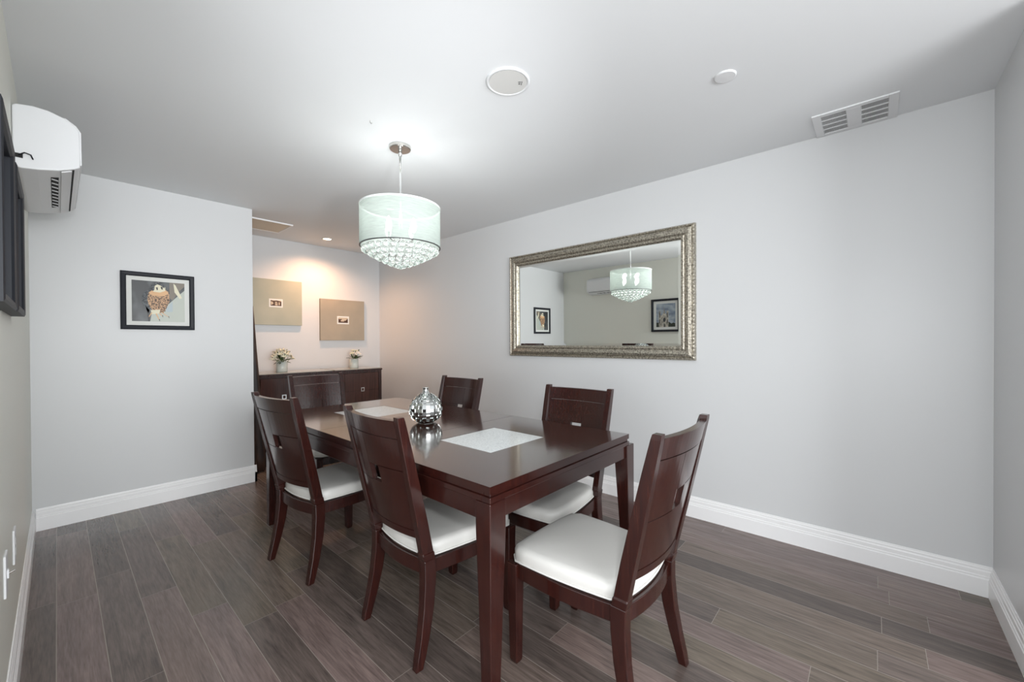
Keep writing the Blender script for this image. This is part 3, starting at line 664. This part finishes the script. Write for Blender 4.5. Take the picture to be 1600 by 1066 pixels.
def hoop(name, z0, z1, r0, r1, m):
    bm = bmesh.new(); rings = []
    for i in range(n+1):
        c, s = math.cos(2*math.pi*i/n), math.sin(2*math.pi*i/n)
        rings.append([(r0*c, r0*s, z_(z0)), (r1*c, r1*s, z_(z0)), (r1*c, r1*s, z_(z1)), (r0*c, r0*s, z_(z1))])
    loft(bm, rings, cap=False); return obj(name, bm, m, CH)
M['shade_trim'] = mat('white shade trim', (0.82, 0.86, 0.84), .5)
hoop('shade_trim', 2.058, 2.068, RS-.002, RS+.0025, M['shade_trim'])
M['dark_metal'] = mat('dark metal hoop', (0.10, 0.10, 0.10), .35, .8)
hoop('lower_hoop', 1.822, 1.827, RS-.006, RS+.0015, M['dark_metal'])
bm = bmesh.new()
for k in range(3):
    a_ = R(20+120*k); tube(bm, [(0, 0, z_(2.055)), (RS*math.cos(a_), RS*math.sin(a_), z_(2.062))], .003, 6)
obj('spider_frame', bm, M['chrome'], CH)
# bulbs on arms
for k in range(4):
    a_ = R(15+90*k); px, py = .10*math.cos(a_), .10*math.sin(a_)
    bm = bmesh.new(); tube(bm, [(0, 0, z_(1.865)), (px*.6, py*.6, z_(1.85)), (px, py, z_(1.865)), (px, py, z_(1.90))], [.005, .005, .006, .011], 8); obj('lamp_arm', bm, M['chrome'], CH, smooth=True)
    bm = bmesh.new(); lathe(bm, [(.008, z_(1.90)), (.017, z_(1.925)), (.018, z_(1.945)), (.010, z_(1.975)), (.002, z_(1.99))], 14, px, py); obj('bulb', bm, M['bulb'], CH, smooth=True)
    l = light('bulb_light', 'POINT', (CX+px, CY+py, 2.005), 0.9, (0.98, 0.99, 0.98), shadow_soft_size=0.02)
# crystal balls in tiers
tiers = [(.213, 1.803, 30), (.176, 1.781, 25), (.137, 1.760, 19), (.098, 1.741, 14), (.058, 1.724, 8), (.020, 1.710, 3)]
bead_me = None
for r_, z, cnt in tiers:
    for i in range(cnt):
        a_ = 2*math.pi*(i+.5*(cnt % 2))/cnt
        if bead_me is None:
            bm = bmesh.new(); ball(bm, (0, 0, 0), .0172, 16, 10); o = obj('crystal_ball', bm, M['crystal'], CH, smooth=True); bead_me = o.data
        else:
            o = bpy.data.objects.new('crystal_ball', bead_me); COL.objects.link(o); o.parent = CH
        o.location = (r_*math.cos(a_), r_*math.sin(a_), z_(z))
bm = bmesh.new()
for r_, z, cnt in tiers:
    for i in range(cnt):
        a_ = 2*math.pi*(i+.5*(cnt % 2))/cnt; tube(bm, [(r_*math.cos(a_), r_*math.sin(a_), z_(z)+.015), (r_*math.cos(a_), r_*math.sin(a_), z_(1.824))], .0006, 4)
box(bm, -.222, .222, -.0015, .0015, z_(1.824), z_(1.826)); box(bm, -.0015, .0015, -.222, .222, z_(1.824), z_(1.826))
obj('hanging_wires', bm, M['chrome'], CH)
CH.children[-1]['kind'] = 'stuff'

# ------------------------------------------------------------------ air conditioner on the left wall
Y0, Y1 = 2.68, 3.56
AC = thing('air_conditioner', 'white split air conditioner mounted high on the left wall', 'air conditioner', (XL, (Y0+Y1)/2, 2.13))
def q(x, z): return (x-XL, z-2.13)
prof = [q(-.118, 2.000), q(-.118, 2.245), q(-.108, 2.255), q(-.06, 2.264), q(-.017, 2.262), q(.03, 2.247), q(.062, 2.226), q(.076, 2.203), q(.078, 2.10), q(.077, 2.042), q(.060, 2.030), q(.01, 2.008), q(-.05, 1.994), q(-.10, 1.988)]
bm = bmesh.new(); hl = (Y1-Y0)/2
loft(bm, [[(x, s, z) for x, z in prof] for s in (-hl, hl)]); obj('body', bm, M['white_plastic'], AC, bevel=.006, segs=3)
bm = bmesh.new(); pf = [q(.0775, 2.052), q(.082, 2.054), q(.081, 2.200), q(.066, 2.226), q(.032, 2.250), q(.030, 2.246), q(.062, 2.2245), q(.0755, 2.203)]
loft(bm, [[(x, s, z) for x, z in pf] for s in (-hl+.004, hl-.004)]); obj('front_panel', bm, M['white_plastic'], AC, bevel=.001)
# louvre flap and dark outlet slot on the underside
def under_z(x): return 2.008+(x-.01)/.05*.022-2.13 if x > .01 else 1.994+(x+.05)/.06*.014-2.13
bm = bmesh.new()
loft(bm, [[(x-XL, s, under_z(x)+dz) for x, dz in ((-.012, -.0012), (.012, -.0012), (.012, .003), (-.012, .003))] for s in (-hl+.11, hl-.16)]); obj('air_outlet', bm, M['dark_hole'], AC)
for k in range(9):
    bm = bmesh.new(); s = -hl+.125+k*.068; loft(bm, [[(x-XL, s+dy+(x+.01)*1.6, under_z(x)+dz) for dy, dz in ((0, -.0045), (.008, -.0045), (.008, -.0010), (0, -.0010))] for x in (-.010, .011)])
    obj('air_vane', bm, M['white_plastic'], AC)
bm = bmesh.new(); loft(bm, [[(x-XL, s, under_z(x)+dz) for x, dz in ((.020, -.0048), (.052, -.0048), (.052, .001), (.020, .001))] for s in (-hl+.02, hl-.02)]); obj('louvre_flap', bm, M['white_plastic'], AC, bevel=.001)
bm = bmesh.new(); loft(bm, [[(x-XL, s, under_z(x)+dz) for x, dz in ((.0535, -.0030), (.0590, -.0030), (.0590, .002), (.0535, .002))] for s in (-hl+.012, hl-.03)]); obj('flap_gap', bm, M['dark_hole'], AC)
bm = bmesh.new(); box(bm, .002, .030, -hl-.002, -hl+.02, 2.030-2.13, 2.048-2.13); obj('cable_opening', bm, M['dark_hole'], AC)
bm = bmesh.new(); tube(bm, [(.018, -hl-.003, -.090), (.035, -hl-.012, -.078), (.052, -hl-.010, -.082), (.058, -hl-.004, -.098)], .0026, 6); obj('cable', bm, M['black'], AC, smooth=True)

# ------------------------------------------------------------------ ceiling fittings
# supply register
VR = thing('ceiling_vent', 'white rectangular ceiling vent with two grilles near the mirror wall', 'vent', (2.838, .077, H))
bm = bmesh.new(); hx, hy = .146, .172; t = .008
for qd in ((-hx, hx, -hy, -hy+.038), (-hx, hx, hy-.038, hy), (-hx, -hx+.030, -hy+.038, hy-.038), (hx-.030, hx, -hy+.038, hy-.038), (-hx+.030, hx-.030, -.030, .030)):
    box(bm, qd[0], qd[1], qd[2], qd[3], -t, 0)
obj('frame', bm, M['white_plastic'], VR, bevel=.002)
for s in (-1, 1):
    y0, y1 = (.030, hy-.038) if s > 0 else (-hy+.038, -.030)
    g_ = obj('grille', bx(-hx+.030, hx-.030, y0, y1, -.0015, -.0005), M['dark_hole'], VR)
    bm = bmesh.new()
    for k in range(3):
        x = -hx+.030+(2*hx-.060)*(k+1)/4; box(bm, x-.003, x+.003, y0, y1, -.007, -.0015)
    for k in range(22):
        y = y0+(y1-y0)*(k+.5)/22; box(bm, -hx+.030, hx-.030, y-.0011, y+.0011, -.0055, -.0015)
    obj('slats', bm, M['white_plastic'], g_)
# round speaker
SP = thing('ceiling_speaker', 'large round grey ceiling speaker above the room, between chandelier and vent', 'speaker', (1.386, 1.252, H))
M['rim'] = mat('painted rim', (0.74, 0.755, 0.765), .6)
bm = bmesh.new(); lathe(bm, [(.100, 0), (.100, -.006), (.094, -.009), (.086, -.006), (.086, 0)], 56); obj('rim', bm, M['rim'], SP, smooth=True)
M['mesh_grille'] = mat('speaker mesh', (0.66, 0.66, 0.64), .7)
bm = bmesh.new(); lathe(bm, [(.086, -.003), (.086, -.007), (.03, -.0078)], 56); obj('mesh_grille', bm, M['mesh_grille'], SP)
bm = bmesh.new()
e1 = Vector((.6652, -.7466)); e2 = Vector((.7466, .6652))
def mark(cx, cy, w_, h_):
    vs = []
    for zz in (-.0072, -.0090):
        for a_, b_ in ((-1, -1), (1, -1), (1, 1), (-1, 1)):
            p = e1*(cx+a_*w_)+e2*(cy+b_*h_); vs.append(bm.verts.new((p.x, p.y, zz)))
    for f in ((3, 2, 1, 0), (4, 5, 6, 7), (0, 1, 5, 4), (1, 2, 6, 5), (2, 3, 7, 6), (3, 0, 4, 7)): bm.faces.new([vs[i] for i in f])
for qd in ((.052, .006, .004, .003), (.062, .008, .0016, .006), (.053, -.007, .006, .0018), (.064, -.006, .0016, .004)): mark(*qd)
M['mark'] = mat('grey badge print', (0.12, 0.12, 0.12), .5); obj('badge', bm, M['mark'], SP)
# plain round cover
bm = bmesh.new(); lathe(bm, [(.045, 0), (.045, -.004), (.041, -.007), (.002, -.008)], 40)
tag(obj('ceiling_cover_plate', bm, M['white_plastic'], loc=(2.016, .500, H)), 'small plain white disc cover on the ceiling', 'cover plate')
# tiny hook
bm = bmesh.new(); tube(bm, [(0, 0, 0), (0, 0, -.008), (.010, .004, -.012), (.016, .006, -.006)], .0018, 6)
tag(obj('ceiling_hook', bm, M['nickel'], loc=(1.130, 2.022, H)), 'tiny metal hook on the ceiling near the chandelier', 'hook')
# pot light over the sideboard
PL = thing('recessed_light', 'small lit recessed ceiling light above the sideboard', 'light', (2.084, 4.705, H))
bm = bmesh.new(); lathe(bm, [(.060, 0), (.060, -.004), (.050, -.006), (.042, -.002)], 40, cap=False); obj('trim_ring', bm, M['white_plastic'], PL, smooth=True)
bm = bmesh.new(); lathe(bm, [(.042, -.0005), (.042, -.002), (.004, -.003)], 32); obj('lens', bm, M['pot_lens'], PL)
light('recessed_spot', 'SPOT', (2.084, 4.705, H-.02), 54, (1.0, 0.56, 0.32), (2.10, 4.80, 0), spot_size=R(150), spot_blend=0.8, shadow_soft_size=0.05)
# access panel
APN = thing('access_panel', 'cream rectangular access panel on the ceiling beyond the picture wall', 'panel', (1.39, 4.60, H))
obj('panel', bx(-.20, .20, -.19, .19, -.010, 0), M['cream_panel'], APN, bevel=.002)
bm = bmesh.new()
for qd in ((-.215, .215, -.205, -.192), (-.215, .215, .192, .205), (-.215, -.202, -.192, .192), (.202, .215, -.192, .192)): box(bm, *qd, -.012, 0)
obj('frame', bm, M['trim'], APN, bevel=.001)

# ------------------------------------------------------------------ wall plates on the left wall
def plate(name, label, y, z, h, toggle):
    P = thing(name, label, 'wall plate', (XL, y, z), group='wall plates')
    obj('plate', bx(0, .006, -.036, .036, -h/2, h/2), M['white_plastic'], P, bevel=.002)
    if toggle:
        obj('toggle', bx(.006, .010, -.005, .005, -.014, .014), M['white_plastic'], P)
        bm = bmesh.new(); tube(bm, [(.008, 0, .000), (.022, 0, .006)], .0035, 8); obj('toggle_lever', bm, M['nickel'], P)
    else:
        for s in (-1, 1): obj('socket', bx(.006, .0075, -.016, .016, s*.020-.014, s*.020+.014), M['grey_plastic'], P, bevel=.001)
plate('socket_plate', 'white socket plate low on the left wall, nearer the far corner', 2.475, .470, .130, False)
plate('switch_plate', 'white switch plate low on the left wall, closest to the left photo edge', 2.085, .505, .135, True)
